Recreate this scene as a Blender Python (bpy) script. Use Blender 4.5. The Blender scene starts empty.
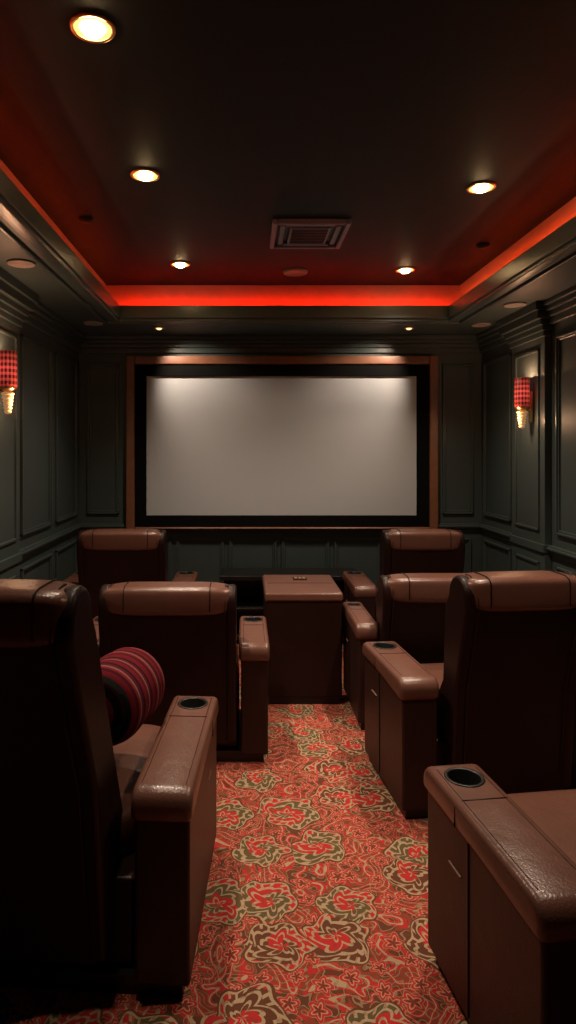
import bpy, bmesh, math, random
from mathutils import Vector, Matrix
random.seed(3)
S = bpy.context.scene
try:
    S.view_settings.view_transform = 'Standard'
    S.view_settings.look = 'None'
except Exception: pass

# ------------------------------------------------ materials
def newmat(name):
    m = bpy.data.materials.new(name); m.use_nodes = True
    nt = m.node_tree
    return m, nt, nt.nodes['Principled BSDF']
def N(nt, t, **kw):
    n = nt.nodes.new(t)
    for k, v in kw.items(): setattr(n, k, v)
    return n
def L(nt, a, b): nt.links.new(a, b)
def math_(nt, op, a, b=None, c=None):
    n = N(nt, 'ShaderNodeMath', operation=op)
    for i, v in enumerate((a, b, c)):
        if v is None: continue
        if isinstance(v, (int, float)): n.inputs[i].default_value = v
        else: L(nt, v, n.inputs[i])
    return n.outputs[0]
def mixc(nt, f, a, b):
    n = N(nt, 'ShaderNodeMix', data_type='RGBA')
    if isinstance(f, (int, float)): n.inputs[0].default_value = f
    else: L(nt, f, n.inputs[0])
    for i, v in ((6, a), (7, b)):
        if isinstance(v, tuple): n.inputs[i].default_value = (*v, 1)
        else: L(nt, v, n.inputs[i])
    return n.outputs[2]
def simple(name, col, rough=.5, metal=0, noise=.15, nscale=8, bump=0, bscale=200, emit=None, es=0, spec=.5, wrinkle=0):
    m, nt, b = newmat(name)
    tc = N(nt, 'ShaderNodeTexCoord')
    nz = N(nt, 'ShaderNodeTexNoise'); nz.inputs['Scale'].default_value = nscale; nz.inputs['Detail'].default_value = 4
    L(nt, tc.outputs['Object'], nz.inputs['Vector'])
    d = tuple(c * (1 - noise) for c in col); e = tuple(min(1, c * (1 + noise)) for c in col)
    L(nt, mixc(nt, nz.outputs['Fac'], d, e), b.inputs['Base Color'])
    b.inputs['Roughness'].default_value = rough
    b.inputs['Metallic'].default_value = metal
    b.inputs['Specular IOR Level'].default_value = spec
    if bump:
        n2 = N(nt, 'ShaderNodeTexVoronoi'); n2.inputs['Scale'].default_value = bscale
        L(nt, tc.outputs['Object'], n2.inputs['Vector'])
        bp = N(nt, 'ShaderNodeBump'); bp.inputs['Strength'].default_value = bump; bp.inputs['Distance'].default_value = .002
        L(nt, n2.outputs['Distance'], bp.inputs['Height'])
        out = bp.outputs[0]
        if wrinkle:
            n3 = N(nt, 'ShaderNodeTexNoise'); n3.inputs['Scale'].default_value = 9; n3.inputs['Distortion'].default_value = .6
            L(nt, tc.outputs['Object'], n3.inputs['Vector'])
            b2 = N(nt, 'ShaderNodeBump'); b2.inputs['Strength'].default_value = wrinkle; b2.inputs['Distance'].default_value = .02
            L(nt, n3.outputs['Fac'], b2.inputs['Height']); L(nt, out, b2.inputs['Normal']); out = b2.outputs[0]
        L(nt, out, b.inputs['Normal'])
    if emit:
        b.inputs['Emission Color'].default_value = (*emit, 1); b.inputs['Emission Strength'].default_value = es
    return m

M_wall = simple('green_panel_paint', (.047, .066, .065), .5, noise=.08)
M_trim = simple('green_trim_paint', (.054, .074, .072), .32, noise=.05)
M_ceil = simple('dark_ceiling_paint', (.011, .020, .023), .6, noise=.08, spec=.22)
M_riser = simple('cove_riser_glow_tint', (.42, .22, .19), .7, spec=.2)  # red of the LED glow put into the riser colour
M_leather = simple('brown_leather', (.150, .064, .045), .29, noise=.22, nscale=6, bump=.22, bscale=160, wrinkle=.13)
M_leather_shade = simple('brown_leather_shaded', (.018, .0065, .005), .40, noise=.25, nscale=6, bump=.2, bscale=160, wrinkle=.10, spec=.22)  # brown leather with shade on backs and table front put into its colour
M_leather_half_shade = simple('arm_side_leather_shaded', (.032, .013, .010), .42, noise=.25, nscale=6, bump=.2, bscale=160, wrinkle=.08, spec=.28)  # same leather, with the lesser shade of the arm sides painted in
M_black = simple('black_plastic', (.008, .008, .008), .4)
M_velvet = simple('black_velvet_frame', (.004, .004, .004), .9, spec=.1)
M_wood = simple('walnut_frame', (.20, .080, .042), .4, noise=.35, nscale=12)
M_screen = simple('projection_screen_fabric', (.48, .50, .53), .9, noise=.02, spec=.1)
M_brass = simple('antique_brass', (.7, .45, .2), .3, metal=1)
M_bulb = simple('lamp_glow', (1, .8, .5), .5, emit=(1, .66, .30), es=65)
M_halo = simple('lamp_amber_halo', (1, .7, .4), .5, emit=(1, .42, .12), es=2.2)  # imitates the orange halo round each bulb with its own glow
M_bulb_dim = simple('lamp_glow_dim', (1, .7, .4), .5, emit=(1, .55, .25), es=2.5)
M_speaker = simple('ceiling_speaker_grille', (.30, .24, .22), .6)
M_vent = simple('vent_plastic', (.20, .215, .30), .45)
M_led = simple('led_strip_red', (1, .1, .02), .5, emit=(1, .022, .003), es=62)
M_led2 = simple('led_strip_amber', (1, .2, .02), .5, emit=(1, .085, .005), es=75)
M_stitch = simple('stitching', (.28, .17, .12), .7)

def carpet():
    m, nt, b = newmat('paisley_carpet')
    tc = N(nt, 'ShaderNodeTexCoord')
    nz = N(nt, 'ShaderNodeTexNoise'); nz.inputs['Scale'].default_value = 5; nz.inputs['Detail'].default_value = 2
    L(nt, tc.outputs['Object'], nz.inputs['Vector'])
    sub = N(nt, 'ShaderNodeVectorMath', operation='SUBTRACT'); L(nt, nz.outputs['Color'], sub.inputs[0]); sub.inputs[1].default_value = (.5, .5, .5)
    sc = N(nt, 'ShaderNodeVectorMath', operation='SCALE'); L(nt, sub.outputs[0], sc.inputs[0]); sc.inputs['Scale'].default_value = .085
    ad = N(nt, 'ShaderNodeVectorMath', operation='ADD'); L(nt, tc.outputs['Object'], ad.inputs[0]); L(nt, sc.outputs[0], ad.inputs[1])
    fl = N(nt, 'ShaderNodeVectorMath', operation='MULTIPLY'); L(nt, ad.outputs[0], fl.inputs[0]); fl.inputs[1].default_value = (1, 1, 0)
    P = fl.outputs[0]
    M = lambda op, a, b_=None: math_(nt, op, a, b_)
    GT = lambda a, b_: M('GREATER_THAN', a, b_)
    LT = lambda a, b_: M('LESS_THAN', a, b_)
    def cell(scale, offs, rnd=.7):
        o = N(nt, 'ShaderNodeVectorMath', operation='ADD'); L(nt, P, o.inputs[0]); o.inputs[1].default_value = offs
        v = N(nt, 'ShaderNodeTexVoronoi', voronoi_dimensions='2D'); v.inputs['Scale'].default_value = scale; v.inputs['Randomness'].default_value = rnd
        L(nt, o.outputs[0], v.inputs['Vector'])
        d = N(nt, 'ShaderNodeVectorMath', operation='SUBTRACT'); L(nt, o.outputs[0], d.inputs[0]); L(nt, v.outputs['Position'], d.inputs[1])
        sp = N(nt, 'ShaderNodeSeparateXYZ'); L(nt, d.outputs[0], sp.inputs[0])
        cs = N(nt, 'ShaderNodeSeparateColor'); L(nt, v.outputs['Color'], cs.inputs[0])
        ang = M('ADD', M('ARCTAN2', sp.outputs[1], sp.outputs[0]), M('MULTIPLY', cs.outputs[0], 6.28))
        ln = N(nt, 'ShaderNodeVectorMath', operation='LENGTH'); L(nt, d.outputs[0], ln.inputs[0])
        return ang, ln.outputs['Value'], cs.outputs[1]
    RED = (.56, .030, .034); CRM = (.50, .36, .22); TAN = (.34, .21, .12); BRN = (.125, .052, .028); RUST = (.30, .060, .034); GRN = (.115, .100, .045)
    n3 = N(nt, 'ShaderNodeTexNoise'); n3.inputs['Scale'].default_value = 5; n3.inputs['Detail'].default_value = 1; n3.inputs['Distortion'].default_value = .8
    L(nt, P, n3.inputs['Vector'])
    cont = M('SINE', M('MULTIPLY', n3.outputs['Fac'], 64))
    n5 = N(nt, 'ShaderNodeTexNoise'); n5.inputs['Scale'].default_value = 12; n5.inputs['Detail'].default_value = 1; L(nt, P, n5.inputs['Vector'])
    cont2 = M('SINE', M('MULTIPLY', n5.outputs['Fac'], 62))
    bg = mixc(nt, GT(n5.outputs['Fac'], .5), RUST, BRN)
    bg = mixc(nt, GT(cont, 0), bg, RED)
    bg = mixc(nt, GT(cont2, .82), bg, TAN)
    bg = mixc(nt, GT(cont, .92), bg, CRM)
    a2, r2, c2 = cell(10, (3.3, 1.7, 0))
    R2 = M('ADD', r2, M('MULTIPLY', M('COSINE', M('MULTIPLY', a2, 5)), .007))
    fl2 = mixc(nt, GT(M('SINE', M('MULTIPLY', R2, 430)), .45), RED, CRM)
    fl2 = mixc(nt, LT(R2, .010), fl2, BRN)
    bg = mixc(nt, LT(R2, .032), bg, fl2)
    # large rose / paisley medallions with petal outlines
    k = 1.30
    a1, r1, c1 = cell(4.4 / k, (0, 0, 0))
    ps = M('MULTIPLY', M('SINE', M('MULTIPLY', a1, .5)), .020 * k)
    R1 = M('ADD', M('ADD', r1, M('MULTIPLY', M('COSINE', M('ADD', M('MULTIPLY', a1, 5), M('MULTIPLY', r1, 45 / k))), .010 * k)), ps)
    cres = GT(M('SINE', M('ADD', a1, M('MULTIPLY', r1, 50))), .25)
    ring = GT(M('SINE', M('MULTIPLY', R1, 260 / k)), .45)
    h1 = GT(M('SINE', M('ADD', M('MULTIPLY', a1, 18), M('MULTIPLY', r1, 150 / k))), .50)
    # overlapping petals: scalloped contour rows
    scl = M('ABSOLUTE', M('SINE', M('ADD', M('MULTIPLY', a1, 4), M('MULTIPLY', r1, 40))))
    scr_ = GT(M('SINE', M('SUBTRACT', M('MULTIPLY', R1, 230 / k), M('MULTIPLY', scl, 3.2))), .50)
    base = mixc(nt, cres, mixc(nt, GT(c1, .5), GRN, BRN), RED)
    med = mixc(nt, h1, base, CRM)
    med2 = mixc(nt, scr_, base, CRM)
    inner = mixc(nt, ring, RED, CRM)
    col = mixc(nt, LT(R1, .101 * k), bg, BRN)
    col = mixc(nt, LT(R1, .096 * k), col, CRM)
    col = mixc(nt, LT(R1, .091 * k), col, med)
    col = mixc(nt, LT(R1, .079 * k), col, med2)
    col = mixc(nt, LT(R1, .026 * k), col, inner)
    n4 = N(nt, 'ShaderNodeTexNoise'); n4.inputs['Scale'].default_value = 240; L(nt, tc.outputs['Object'], n4.inputs['Vector'])
    n6 = N(nt, 'ShaderNodeTexNoise'); n6.inputs['Scale'].default_value = 50; n6.inputs['Detail'].default_value = 3; L(nt, tc.outputs['Object'], n6.inputs['Vector'])
    col = mixc(nt, M('MULTIPLY', n4.outputs['Fac'], .36), col, (.14, .035, .02))
    col = mixc(nt, M('MULTIPLY', GT(n6.outputs['Fac'], .58), .4), col, (.17, .05, .03))
    L(nt, col, b.inputs['Base Color'])
    b.inputs['Roughness'].default_value = .95; b.inputs['Specular IOR Level'].default_value = .1
    bp = N(nt, 'ShaderNodeBump'); bp.inputs['Strength'].default_value = .4; bp.inputs['Distance'].default_value = .004
    L(nt, n4.outputs['Fac'], bp.inputs['Height']); L(nt, bp.outputs[0], b.inputs['Normal'])
    return m
M_carpet = carpet()

def striped():
    m, nt, b = newmat('striped_bolster_fabric')
    tc = N(nt, 'ShaderNodeTexCoord'); sp = N(nt, 'ShaderNodeSeparateXYZ'); L(nt, tc.outputs['Object'], sp.inputs[0])
    f = math_(nt, 'FRACT', math_(nt, 'MULTIPLY', sp.outputs[2], 13))
    cr = N(nt, 'ShaderNodeValToRGB'); cr.color_ramp.interpolation = 'CONSTANT'
    els = cr.color_ramp.elements
    els[0].position = 0; els[0].color = (.15, .007, .014, 1)
    els[1].position = .3; els[1].color = (.060, .004, .012, 1)
    for p, c in ((.45, (.20, .014, .018, 1)), (.58, (.26, .12, .09, 1)), (.67, (.10, .006, .022, 1)), (.85, (.03, .003, .006, 1))):
        e = els.new(p); e.color = c
    L(nt, f, cr.inputs[0]); L(nt, cr.outputs[0], b.inputs['Base Color']); b.inputs['Roughness'].default_value = .9
    b.inputs['Specular IOR Level'].default_value = .15
    return m
M_stripe = striped()

def shade_mat():
    m, nt, b = newmat('red_beaded_shade')
    tc = N(nt, 'ShaderNodeTexCoord'); sp = N(nt, 'ShaderNodeSeparateXYZ'); L(nt, tc.outputs['Object'], sp.inputs[0])
    ang = math_(nt, 'ARCTAN2', sp.outputs[1], sp.outputs[0])
    a = math_(nt, 'GREATER_THAN', math_(nt, 'SINE', math_(nt, 'MULTIPLY', ang, 14)), .1)
    c = math_(nt, 'GREATER_THAN', math_(nt, 'SINE', math_(nt, 'MULTIPLY', sp.outputs[2], 170)), .1)
    f = math_(nt, 'ADD', math_(nt, 'MULTIPLY', a, .5), math_(nt, 'MULTIPLY', c, .5))
    col = mixc(nt, f, (.05, .004, .004), (.6, .06, .04))
    L(nt, col, b.inputs['Base Color']); L(nt, col, b.inputs['Emission Color'])
    g = math_(nt, 'SUBTRACT', 1.0, math_(nt, 'ABSOLUTE', math_(nt, 'MULTIPLY', math_(nt, 'SUBTRACT', sp.outputs[2], .11), 8)))
    L(nt, math_(nt, 'ADD', math_(nt, 'MULTIPLY', g, 1.3), .15), b.inputs['Emission Strength'])
    return m
M_shade = shade_mat()
M_crystal = simple('amber_crystal', (.75, .5, .28), .15, noise=.7, nscale=70, emit=(1, .45, .18), es=.3)

# ------------------------------------------------ mesh helpers
def obj(name, me, mat, parent=None, loc=(0, 0, 0), rot=(0, 0, 0), smooth=False):
    o = bpy.data.objects.new(name, me); S.collection.objects.link(o)
    if mat: me.materials.append(mat)
    o.location = loc; o.rotation_euler = rot
    if parent: o.parent = parent
    if smooth:
        for p in me.polygons: p.use_smooth = True
    return o
def frombm(name, bm, mat, **kw):
    bmesh.ops.recalc_face_normals(bm, faces=bm.faces)
    me = bpy.data.meshes.new(name); bm.to_mesh(me); bm.free()
    return obj(name, me, mat, **kw)
def addbox(bm, x0, x1, y0, y1, z0, z1):
    if x0 > x1: x0, x1 = x1, x0
    if y0 > y1: y0, y1 = y1, y0
    vs = [bm.verts.new(v) for v in ((x0, y0, z0), (x1, y0, z0), (x1, y1, z0), (x0, y1, z0), (x0, y0, z1), (x1, y0, z1), (x1, y1, z1), (x0, y1, z1))]
    for f in ((0, 3, 2, 1), (4, 5, 6, 7), (0, 1, 5, 4), (1, 2, 6, 5), (2, 3, 7, 6), (3, 0, 4, 7)):
        bm.faces.new([vs[i] for i in f])
def bevmod(o, w, seg=3, ang=40):
    m = o.modifiers.new('bevel', 'BEVEL'); m.width = w; m.segments = seg; m.limit_method = 'ANGLE'; m.angle_limit = math.radians(ang)
    for p in o.data.polygons: p.use_smooth = True
    w = o.modifiers.new('wn', 'WEIGHTED_NORMAL'); w.keep_sharp = True
def box(name, b, mat, bev=0, seg=3, **kw):
    bm = bmesh.new(); addbox(bm, *b)
    o = frombm(name, bm, mat, **kw)
    if bev: bevmod(o, bev, seg)
    return o
def boxes(name, lst, mat, bev=0, **kw):
    bm = bmesh.new()
    for b in lst: addbox(bm, *b)
    o = frombm(name, bm, mat, **kw)
    if bev: bevmod(o, bev, 2)
    return o
def extrude_x(name, prof, x0, x1, mat, bev=.02, seg=3, ang=50, **kw):
    bm = bmesh.new()
    a = [bm.verts.new((x0, y, z)) for y, z in prof]; b = [bm.verts.new((x1, y, z)) for y, z in prof]
    n = len(prof)
    bm.faces.new(a); bm.faces.new(b[::-1])
    for i in range(n): bm.faces.new((a[i], a[(i + 1) % n], b[(i + 1) % n], b[i]))
    o = frombm(name, bm, mat, **kw); bevmod(o, bev, seg, ang); return o
def lathe(name, prof, mat, seg=32, **kw):
    bm = bmesh.new(); rings = []
    for r, z in prof:
        if r < 1e-5: rings.append([bm.verts.new((0, 0, z))])
        else: rings.append([bm.verts.new((r * math.cos(2 * math.pi * i / seg), r * math.sin(2 * math.pi * i / seg), z)) for i in range(seg)])
    for A, B in zip(rings, rings[1:]):
        for i in range(seg):
            j = (i + 1) % seg
            if len(A) == 1 and len(B) == 1: continue
            if len(A) == 1: bm.faces.new((A[0], B[i], B[j]))
            elif len(B) == 1: bm.faces.new((A[i], A[j], B[0]))
            else: bm.faces.new((A[i], A[j], B[j], B[i]))
    o = frombm(name, bm, mat, **kw)
    for p in o.data.polygons: p.use_smooth = True
    return o
def tube(name, pts, r, mat, cyc=False, parent=None):
    c = bpy.data.curves.new(name, 'CURVE'); c.dimensions = '3D'; c.bevel_depth = r; c.bevel_resolution = 2
    s = c.splines.new('POLY'); s.points.add(len(pts) - 1); s.use_cyclic_u = cyc
    for p, q in zip(s.points, pts): p.co = (*q, 1)
    o = bpy.data.objects.new(name, c); S.collection.objects.link(o); c.materials.append(mat)
    if parent: o.parent = parent
    return o
def cushion(name, c, d, mat, e=.35, rot=(0, 0, 0), parent=None):
    bm = bmesh.new(); nu, nv = 40, 20; rings = []
    def sp(w, m): return math.copysign(abs(w) ** m, w)
    for j in range(nv + 1):
        v = -math.pi / 2 + math.pi * j / nv
        if j in (0, nv): rings.append([bm.verts.new((0, 0, d[2] * sp(math.sin(v), e)))]); continue
        rings.append([bm.verts.new((d[0] * sp(math.cos(v), e) * sp(math.cos(2 * math.pi * i / nu), e),
                                    d[1] * sp(math.cos(v), e) * sp(math.sin(2 * math.pi * i / nu), e), d[2] * sp(math.sin(v), e))) for i in range(nu)])
    for A, B in zip(rings, rings[1:]):
        for i in range(nu):
            j = (i + 1) % nu
            if len(A) == 1: bm.faces.new((A[0], B[j], B[i]))
            elif len(B) == 1: bm.faces.new((A[i], A[j], B[0]))
            else: bm.faces.new((A[i], A[j], B[j], B[i]))
    return frombm(name, bm, mat, parent=parent, loc=c, rot=rot, smooth=True)
def empty(name, loc, rz=0):
    e = bpy.data.objects.new(name, None); S.collection.objects.link(e); e.location = loc; e.rotation_euler = (0, 0, rz); e.empty_display_size = .1
    return e
def cut(o, cx, cy, r, z0, z1):
    bm = bmesh.new()
    bmesh.ops.create_cone(bm, cap_ends=True, segments=40, radius1=r, radius2=r, depth=z1 - z0, matrix=Matrix.Translation((cx, cy, (z0 + z1) / 2)))
    me = bpy.data.meshes.new('cutter'); bm.to_mesh(me); bm.free()
    c = bpy.data.objects.new('cutter', me); S.collection.objects.link(c)
    c.parent = o.parent
    bpy.context.view_layer.update()
    m = o.modifiers.new('well', 'BOOLEAN'); m.operation = 'DIFFERENCE'; m.object = c; m.solver = 'EXACT'
    wn = o.modifiers.get('wn')
    if wn: o.modifiers.remove(wn)
    dg = bpy.context.evaluated_depsgraph_get()
    nm = bpy.data.meshes.new_from_object(o.evaluated_get(dg))
    o.modifiers.clear(); o.data = nm
    for p in nm.polygons: p.use_smooth = True
    try: nm.set_sharp_from_angle(angle=math.radians(45))
    except Exception: pass
    bpy.data.objects.remove(c)

# ------------------------------------------------ room
XL, XR, YB, YF = -1.59, 2.26, 6.10, -1.2
ZS, ZC = 2.78, 3.08
TX0, TX1, TY1, TY0 = -1.04, 1.68, 5.24, -.4
RS = .12
box('floor', (XL - .1, XR + .1, YF - .1, YB + .1, -.1, 0), M_carpet)
box('wall_left', (XL - .1, XL, YF - .1, YB + .1, 0, 3.2), M_wall)
box('wall_right', (XR, XR + .1, YF - .1, YB + .1, 0, 3.2), M_wall)
box('wall_back', (XL, XR, YB, YB + .1, 0, 3.2), M_wall)
box('wall_front', (XL, XR, YF - .1, YF, 0, 3.2), M_wall)
box('ceiling', (XL, XR, YF, YB, ZC, ZC + .1), M_ceil)
rx0, rx1, ry0, ry1 = TX0 - RS, TX1 + RS, TY0 - RS, TY1 + RS
def ringboxes(x0, x1, y0, y1, w, z0, z1):
    return [(x0 - w, x0, y0 - w, y1 + w, z0, z1), (x1, x1 + w, y0 - w, y1 + w, z0, z1), (x0, x1, y0 - w, y0, z0, z1), (x0, x1, y1, y1 + w, z0, z1)]
boxes('ceiling_soffit', [(XL, TX0, YF, YB, ZS, ZS + .05), (TX1, XR, YF, YB, ZS, ZS + .05), (TX0, TX1, YF, TY0, ZS, ZS + .05), (TX0, TX1, TY1, YB, ZS, ZS + .05)], M_wall)
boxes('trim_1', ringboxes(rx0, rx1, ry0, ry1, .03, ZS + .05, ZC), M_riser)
boxes('trim_2', ringboxes(TX0 + .02, TX1 - .02, TY0 + .02, TY1 - .02, .035, ZS - .005, ZS + .10)
      + ringboxes(TX0 + .005, TX1 - .005, TY0 + .005, TY1 - .005, .05, ZS - .03, ZS + .05)
      + ringboxes(TX0 - .045, TX1 + .045, TY0 - .045, TY1 + .045, .03, ZS - .015, ZS + .01)
      + ringboxes(TX0 - .12, TX1 + .12, TY0 - .12, TY1 + .12, .025, ZS - .02, ZS + .01), M_trim, bev=.006)
def perim(d, z0, z1):
    return [(XL, XL + d, YF, YB, z0, z1), (XR - d, XR, YF, YB, z0, z1), (XL, XR, YB - d, YB, z0, z1), (XL, XR, YF, YF + d, z0, z1)]
boxes('trim_3', perim(.03, 2.62, 2.67) + perim(.05, 2.67, 2.71) + perim(.075, 2.71, 2.745) + perim(.10, 2.745, ZS), M_trim, bev=.006)
boxes('trim_4', perim(.03, .95, 1.0) + perim(.042, .965, .985) + perim(.018, .925, .95), M_trim, bev=.005)
boxes('baseboard_all', perim(.02, 0, .14) + perim(.03, 0, .10), M_trim, bev=.005)
pan = []
def fr(u0, u1, z0, z1, put):
    for w0, w1, d in ((0, .018, .022), (.018, .034, .012)):
        a0, a1, b0, b1 = u0 + w0, u1 - w0, z0 + w0, z1 - w0; w = w1 - w0
        put(a0, a0 + w, b0, b1, d); put(a1 - w, a1, b0, b1, d); put(a0, a1, b0, b0 + w, d); put(a0, a1, b1 - w, b1, d)
putL = lambda a, b, c, e, d: pan.append((XL, XL + d, a, b, c, e))
putR = lambda a, b, c, e, d: pan.append((XR - d, XR, a, b, c, e))
putB = lambda a, b, c, e, d: pan.append((a, b, YB - d, YB, c, e))
Lsegs = [(5.35, 6.00), (4.52, 5.22), (2.8, 3.6), (1.9, 2.7), (.9, 1.8), (-.1, .8)]
Rsegs = [(5.42, 6.02), (3.95, 4.62), (3.0, 3.85), (2.0, 2.9), (1.0, 1.9), (0, .9)]
for a, b in Lsegs:
    fr(a, b, 1.09, 2.52, putL); fr(a, b, .22, .86, putL)
for a, b in Rsegs:
    fr(a, b, 1.09, 2.52, putR); fr(a, b, .22, .86, putR)
for a, b in ((XL + .09, -1.2), (1.88, XR - .09)): fr(a, b, 1.09, 2.52, putB)
xs = [XL + .09, -1.15, -.65, -.15, .35, .85, 1.35, 1.85, XR - .06]
for a, b in zip(xs, xs[1:]): fr(a, b - .05, .22, .86, putB)
boxes('trim_5', pan, M_trim, bev=.004)
def pilaster(side, y0, y1):
    x = XL if side < 0 else XR; s = -side
    f = lambda d, a, b, c, e: (x, x + s * d, a, b, c, e)
    lst = [f(.05, y0, y1, 0, 2.58), f(.065, y0 - .015, y1 + .015, 2.54, 2.58), f(.08, y0 - .03, y1 + .03, 2.58, 2.62), f(.10, y0 - .04, y1 + .04, 2.62, 2.66),
           f(.13, y0 - .06, y1 + .06, 2.66, 2.72), f(.15, y0 - .08, y1 + .08, 2.72, ZS), f(.065, y0 - .01, y1 + .01, .94, 1.0), f(.07, y0 - .01, y1 + .01, 0, .14)]
    for w in ((1.09, 2.46), (.22, .86)):
        a, b = y0 + .08, y1 - .08
        lst += [f(.062, a, a + .02, *w), f(.062, b - .02, b, *w), f(.062, a, b, w[0], w[0] + .02), f(.062, a, b, w[1] - .02, w[1])]
    return lst
boxes('trim_6', pilaster(-1, 3.72, 4.38), M_trim, bev=.004)
boxes('trim_7', pilaster(1, 4.72, 5.30), M_trim, bev=.004)

# LED strips on the back of the tray lip, facing the riser, under a small shroud
boxes('added_led_shroud', ringboxes(TX0 - .013, TX1 + .013, TY0 - .013, TY1 + .013, .020, ZS + .088, ZS + .094), M_black)  # unseen cap, added to keep direct strip light off the ceiling
boxes('cove_led_strip', [(TX0, TX1, TY1 + .016, TY1 + .024, ZS + .053, ZS + .073), (TX0, TX1, TY0 - .024, TY0 - .016, ZS + .053, ZS + .073)], M_led)
boxes('cove_led_strip', [(TX0 - .024, TX0 - .016, TY0, TY1, ZS + .053, ZS + .073), (TX1 + .016, TX1 + .024, TY0, TY1, ZS + .053, ZS + .073)], M_led2)

# ------------------------------------------------ projection screen
scr = empty('projection_screen', (0, 0, 0))
sx0, sx1, sz0, sz1 = -.933, 1.62, 1.08, 2.405
box('screen_surface', (sx0, sx1, 6.045, 6.055, sz0, sz1), M_screen, parent=scr)
def frame(name, x0, x1, z0, z1, w, y0, y1, mat, bev):
    return boxes(name, [(x0, x0 + w, y0, y1, z0, z1), (x1 - w, x1, y0, y1, z0, z1), (x0 + w, x1 - w, y0, y1, z0, z0 + w), (x0 + w, x1 - w, y0, y1, z1 - w, z1)], mat, bev=bev, parent=scr)
frame('velvet_border', sx0 - .105, sx1 + .115, sz0 - .105, sz1 + .10, .108, 6.02, 6.06, M_velvet, .004)
frame('backing', sx0 - .105, sx1 + .115, sz0 - .105, sz1 + .10, .3, 6.056, 6.08, M_velvet, 0)
boxes('wood_surround', [(sx0 - .185, sx0 - .105, 6.0, 6.098, .955, 2.585), (sx1 + .115, sx1 + .195, 6.0, 6.098, .955, 2.585), (sx0 - .105, sx1 + .115, 6.0, 6.098, 2.505, 2.585), (sx0 - .105, sx1 + .115, 6.0, 6.098, .955, .975)], M_wood, bev=.010, parent=scr)
mc = empty('media_console', (.40, 5.78, 0))
boxes('carcass', [(-.62, .62, -.2, .2, .56, .60), (-.62, -.58, -.2, .2, .04, .56), (.58, .62, -.2, .2, .04, .56), (-.62, .62, -.2, .2, .04, .08), (-.58, .58, .18, .2, .08, .56), (-.02, .02, -.19, .18, .08, .56), (-.58, .58, -.19, .18, .3, .32)], M_black, bev=.004, parent=mc)
boxes('feet', [(-.58, -.52, -.16, -.1, 0, .04), (.52, .58, -.16, -.1, 0, .04), (-.58, -.52, .1, .16, 0, .04), (.52, .58, .1, .16, 0, .04)], M_black, parent=mc)

# ------------------------------------------------ ceiling fixtures
def spot(loc, P, ang, blend, col, parent, tgt=None, r=.04):
    l = bpy.data.lights.new('lamp', 'SPOT'); l.energy = P; l.spot_size = math.radians(ang); l.spot_blend = blend; l.color = col; l.shadow_soft_size = r
    o = bpy.data.objects.new('lamp', l); S.collection.objects.link(o); o.parent = parent; o.location = loc
    if tgt: o.rotation_euler = Vector(tgt).to_track_quat('-Z', 'Y').to_euler()
    return o
def downlight(x, y, z, P, bulb, name='recessed_downlight', tgt=None, ang=112, R=.055, col=(1, .79, .60), dome=.026, halo=True):
    e = empty(name, (x, y, z))
    lathe('trim_ring', [(R * 1.1, 0), (R * 1.36, 0), (R * 1.32, -.007), (R * 1.12, -.008), (R * 1.1, -.003), (R * 1.1, .0)], M_brass, parent=e)
    if halo: lathe('halo_ring', [(R * .72, -.003), (R * 1.11, -.003), (R * 1.11, 0), (R * .72, 0), (R * .72, -.003)], M_halo, parent=e)  # added glowing ring, painted halo around the bulb
    lathe('bulb', [(0, -dome), (R * .3, -dome * .93), (R * .55, -dome * .7), (R * .70, -dome * .3), (R * .74, 0), (0, 0)], bulb, parent=e)
    if P: spot((0, 0, -.04), P, ang, .85, col, e, tgt)
for x, y, p, an in ((-.497, 2.09, 34, 108), (-.50, 3.21, 145, 100), (-.48, 4.75, 90, 112), (1.24, 3.36, 150, 100), (1.227, 4.90, 90, 112), (1.24, 2.09, 52, 108)):
    downlight(x, y, ZC, p, M_bulb, ang=an)
for x, s in ((-.76, 1), (1.45, -1)):
    downlight(x, 5.66, ZS, 34, M_bulb_dim, name='screen_wash_downlight', tgt=(s * .34, .40, -.48), ang=84, R=.035, dome=.018, halo=False)
for x, y in ((-1.29, 3.69), (-1.29, 5.44), (2.0, 4.74), (2.03, 5.5)):
    e = empty('ceiling_speaker', (x, y, ZS))
    lathe('grille', [(0, -.008), (.065, -.008), (.068, -.010), (.078, -.010), (.08, 0), (0, 0)], M_speaker, parent=e)
e = empty('ceiling_speaker', (.39, 4.95, ZC)); lathe('grille', [(0, -.012), (.075, -.012), (.08, -.016), (.092, -.014), (.095, 0), (0, 0)], M_speaker, parent=e)
for x, y in ((-.95, 3.82), (1.60, 4.3)):
    e = empty('smoke_detector', (x, y, ZC)); lathe('body', [(0, -.02), (.03, -.02), (.04, -.012), (.045, 0), (0, 0)], M_ceil, parent=e)
v = empty('air_conditioning_vent', (.40, 4.05, ZC))
boxes('frame', [(-.235, -.205, -.24, .24, -.035, 0), (.205, .235, -.24, .24, -.035, 0), (-.205, .205, -.24, -.21, -.035, 0), (-.205, .205, .21, .24, -.035, 0)], M_vent, bev=.008, parent=v)
box('cavity', (-.205, .205, -.21, .21, -.006, 0), M_black, parent=v)
box('intake_panel', (-.125, .125, -.15, .15, -.030, -.008), M_vent, bev=.006, parent=v)
boxes('grille_slats', [(-.11, .11, -.13 + i * .03, -.118 + i * .03, -.036, -.029) for i in range(9)], M_black, parent=v)
boxes('side_louvres', [(-.185, -.155, -.17, .17, -.026, -.008), (.155, .185, -.17, .17, -.026, -.008), (-.15, .15, -.195, -.17, -.026, -.008), (-.15, .15, .17, .195, -.026, -.008)], M_vent, bev=.003, parent=v)

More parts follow.
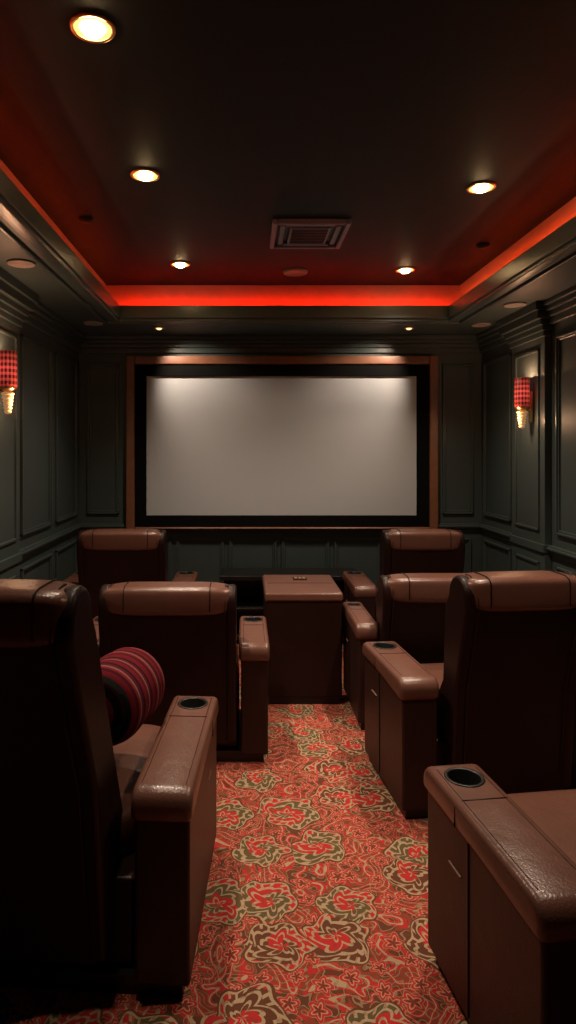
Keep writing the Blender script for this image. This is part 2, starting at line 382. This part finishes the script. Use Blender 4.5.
# ------------------------------------------------ sconces
def sconce(x, y, z, s):
    e = empty('wall_sconce', (x, y, z))
    box('backplate', (-.012 if s > 0 else -.0, .0 if s > 0 else .012, -.03, .03, -.12, .12), M_brass, bev=.004, parent=e)
    tube('bracket', [(0, 0, 0), (s * .03, 0, -.03), (s * .06, 0, -.02)], .007, M_brass, parent=e)
    lathe('shade', [(.050, .0), (.054, .01), (.054, .22), (.050, .225), (.046, .22), (.046, .01), (.050, 0)], M_shade, parent=e, loc=(s * .065, 0, 0))
    lathe('bottom_cap', [(0, -.03), (.02, -.028), (.050, -.006), (.052, .002), (0, .002)], M_brass, parent=e, loc=(s * .065, 0, 0))
    lathe('lamp_core', [(0, .02), (.02, .03), (.022, .17), (0, .19)], M_bulb_dim, parent=e, loc=(s * .065, 0, 0))
    pr = [(0, -.026)]
    for i in range(6):
        r = .040 - i * .0035; zz = -.028 - i * .022
        pr += [(r * .8, zz), (r, zz - .006), (r, zz - .015), (r * .8, zz - .021)]
    pr += [(0, -.165)]
    lathe('crystal_drop', pr, M_crystal, seg=10, parent=e, loc=(s * .065, 0, 0))
    l = bpy.data.lights.new('glow', 'POINT'); l.energy = 6.5; l.color = (1, .55, .30); l.shadow_soft_size = .02
    o = bpy.data.objects.new('glow', l); S.collection.objects.link(o); o.parent = e; o.location = (s * .065, 0, .21)
    l2 = l.copy(); l2.energy = 2.8; o2 = bpy.data.objects.new('glow_low', l2); S.collection.objects.link(o2); o2.parent = e; o2.location = (s * .16, 0, -.10)
sconce(XL + .062, 3.95, 2.085, 1)
sconce(XR - .062, 4.93, 2.03, -1)

# ------------------------------------------------ recliners
def arc(cy, cz, ry, rz, a0, a1, n):
    return [(cy + ry * math.cos(math.radians(a0 + (a1 - a0) * i / n)), cz + rz * math.sin(math.radians(a0 + (a1 - a0) * i / n))) for i in range(n + 1)]
def recliner(cx, cy, yaw=0, W=1.05, H=1.1, Ln=.65, lean=.15, aw=.18, AZ=.65, bi=0.0):
    e = empty('leather_recliner', (cx, cy, 0), math.radians(yaw))
    hw = W / 2
    boxes('plinth', [(-hw + .03, hw - .03, .03, Ln - .03, 0, .06)], M_black, parent=e)
    for s in (-1, 1):
        xo = s * hw; xi = s * (hw - aw); x0, x1 = min(xo, xi), max(xo, xi)
        ap = box('arm_panel', (x0 + .008, x1 - .004, .008, Ln - .006, .045, AZ - .06), M_leather_half_shade, bev=.012, parent=e)
        prof = [(.0, AZ - .10)] + arc(.05, AZ - .055, .055, .055, 180, 90, 6) + arc(Ln - .04, AZ - .05, .05, .05, 90, 0, 6) + [(Ln + .01, AZ - .085), (.3, AZ - .085)]
        pad = extrude_x('arm_pad', prof, x0 - .004, x1 + .004, M_leather, bev=.022, seg=4, parent=e)
        cr = min(.054, aw / 2 - .028); cxh, cyh = (x0 + x1) / 2, Ln - .11
        cut(pad, cxh, cyh, cr, AZ - .05, AZ + .05)
        lathe('cup_holder', [(0, -.048), (cr - .008, -.048), (cr - .004, -.042), (cr - .004, -.002), (cr - .001, .003), (cr + .008, .003), (cr + .009, .0), (cr + .002, -.001), (cr - .001, -.004), (cr - .001, -.049), (0, -.049)], M_black, parent=e, loc=(cxh, cyh, AZ))
        ys = Ln - .24
        tube('pad_seam', [(x0 - .005, ys, AZ - .075), (x0 - .003, ys, AZ - .018), (x0 + .02, ys, AZ + .0005), (x1 - .02, ys, AZ + .0005), (x1 + .003, ys, AZ - .018), (x1 + .005, ys, AZ - .075)], .0022, M_leather_shade, parent=e)
        for q in (x0 + .022, x1 - .022):
            tube('pad_stitch_line', [(q, .05, AZ + .0002), (q, Ln - .05, AZ + .0002)], .0013, M_leather_shade, parent=e)
        box('panel_seam', (xo - s * .012, xo - s * .004, Ln * .55, Ln * .55 + .006, .06, AZ - .09), M_black, parent=e)
        box('recline_handle', (xo - s * .012, xo - s * .003, Ln * .62, Ln * .62 + .08, AZ - .22, AZ - .214), M_stitch, bev=.002, parent=e)
    iw = hw - aw - .006
    box('seat_box', (-iw, iw, .06, Ln - .02, .06, .34), M_leather_shade, bev=.015, parent=e)
    cushion('seat_cushion', (0, .14 + (Ln - .04) / 2, .40), (iw - .004, (Ln - .04) / 2, .095), M_leather, e=.32, parent=e)
    box('footrest', (-iw + .004, iw - .004, Ln - .03, Ln + .06, .09, .40), M_leather, bev=.035, seg=5, parent=e)
    iw -= bi
    def shell(rear, front, top, zb):
        ty = -lean + .085
        p = [(rear, zb), (rear * 1.0 - lean * .28, .10 + .45 * H), (-lean - (0 if rear >= 0 else .012), H - .13)]
        p += arc(ty, H - .09, .085 + top, .09 + top, 180, 0, 12)[1:]
        p += [(-lean + .18 + front, H - .15), (.05 + front * 1.2, H * .55), (.20 + front, .42), (.20, zb)]
        return p
    extrude_x('back_shell', shell(0, 0, 0, .10), -iw + .03, iw - .03, M_leather_shade, bev=.02, parent=e)
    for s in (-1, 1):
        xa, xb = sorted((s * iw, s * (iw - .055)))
        extrude_x('back_wing', shell(-.012, .035, .006, .12), xa, xb, M_leather_shade, bev=.018, seg=4, parent=e)
        pts = [(s * (iw - .058), y, z) for y, z in shell(-.012, .03, .008, .2)[:-2]]
        tube('wing_piping', pts, .0025, M_leather_half_shade, parent=e)
    cushion('head_roll', (0, -lean + .085, H - .068), (iw - .012, .105, .078), M_leather, e=.42, parent=e)
    for f in (-.62, .62):
        pts = [(f * iw, -lean + .085 + .106 * math.copysign(abs(math.cos(t)) ** .42, math.cos(t)), H - .068 + .079 * math.copysign(abs(math.sin(t)) ** .42, math.sin(t))) for t in [math.radians(200 - 10 * i) for i in range(20)]]
        tube('head_roll_seam', pts, .0025, M_leather_shade, parent=e)
    a = math.atan2(lean, H - .5)
    cushion('headrest_pad', (0, -lean + .20, H - .22), (iw - .06, .07, .15), M_leather, e=.4, rot=(a * .8, 0, 0), parent=e)
    cushion('lumbar_pad', (0, -lean * .35 + .17, (H + .12) * .58), (iw - .06, .085, (H - .5) * .33 + .04), M_leather, e=.4, rot=(a * .8, 0, 0), parent=e)
    return e
A = recliner(-.69, 1.99, -3.5, W=1.05, H=1.325, Ln=.80, lean=.32, aw=.185, bi=.068)
B = recliner(-.41, 3.46, 0, W=1.08, H=.97, Ln=.62, lean=.10, aw=.16, bi=.01)
C = recliner(1.235, 2.97, 6, W=1.05, H=1.13, Ln=.62, lean=.15, aw=.18, bi=.045)
D = recliner(1.205, 1.54, 7, W=1.05, H=1.15, Ln=.68, lean=.16, aw=.18)
E_ = recliner(-.94, 4.95, 0, W=1.06, H=1.08, Ln=.62, lean=.12, aw=.18, bi=.01)
F_ = recliner(1.36, 4.95, 0, W=1.02, H=1.08, Ln=.62, lean=.12, aw=.17, bi=.03)
G_ = recliner(1.21, 3.86, 0, W=1.07, H=.94, Ln=.60, lean=.10, aw=.13)

# bolster pillow
bo = empty('bolster_pillow', (-.52, 2.27, .775), math.radians(-14))
R = .145
prof = [(0, -.02), (.05, -.018), (.10, -.008), (.128, .008), (.14, .03)] + [(R + .003 * math.sin(i * 1.3), .05 + i * .025) for i in range(10)] + [(.135, .30), (.10, .32), (.05, .327), (0, .327)]
lathe('bolster_body', prof, M_stripe, seg=48, parent=bo, rot=(-math.pi / 2, 0, 0))
lathe('bolster_end', [(0, -.026), (.02, -.026), (.03, -.019), (.09, -.012), (.125, .004), (.0, .006)], M_velvet, seg=48, parent=bo, rot=(-math.pi / 2, 0, 0))

# ------------------------------------------------ centre console table
t = empty('storage_console_table', (.393, 4.57, 0))
hx, hy = .262, .32
box('body', (-hx + .008, hx - .008, -hy + .01, hy - .01, .05, .70), M_leather_shade, bev=.012, parent=t)
box('plinth', (-hx + .03, hx - .03, -hy + .03, hy - .03, 0, .05), M_black, parent=t)
box('padded_lid', (-hx, hx, -hy, hy, .69, .75), M_leather, bev=.018, seg=4, parent=t)
boxes('lid_seam', [(-hx + .03, hx - .03, -.004, .004, .749, .7512)], M_leather_shade, parent=t)
box('control_panel', (-.04, .06, .10, .18, .748, .757), M_leather_shade, bev=.003, parent=t)
boxes('control_buttons', [(-.03, -.01, .12, .16, .757, .760), (0, .02, .12, .16, .757, .760), (.03, .05, .12, .16, .757, .760)], M_stitch, parent=t)

# ------------------------------------------------ world + camera
w = bpy.data.worlds.new('world'); S.world = w; w.use_nodes = True
w.node_tree.nodes['Background'].inputs[0].default_value = (.02, .022, .025, 1); w.node_tree.nodes['Background'].inputs[1].default_value = .3
cam = bpy.data.cameras.new('camera'); co = bpy.data.objects.new('camera', cam); S.collection.objects.link(co)
co.location = (0, 0, 1.7); co.rotation_euler = (math.pi / 2, 0, 0)
cam.sensor_fit = 'VERTICAL'; cam.sensor_height = 36; cam.lens = 640 / 1024 * 36
cam.shift_x = 43 / 1024; cam.shift_y = -62 / 1024; cam.clip_start = .02
S.camera = co
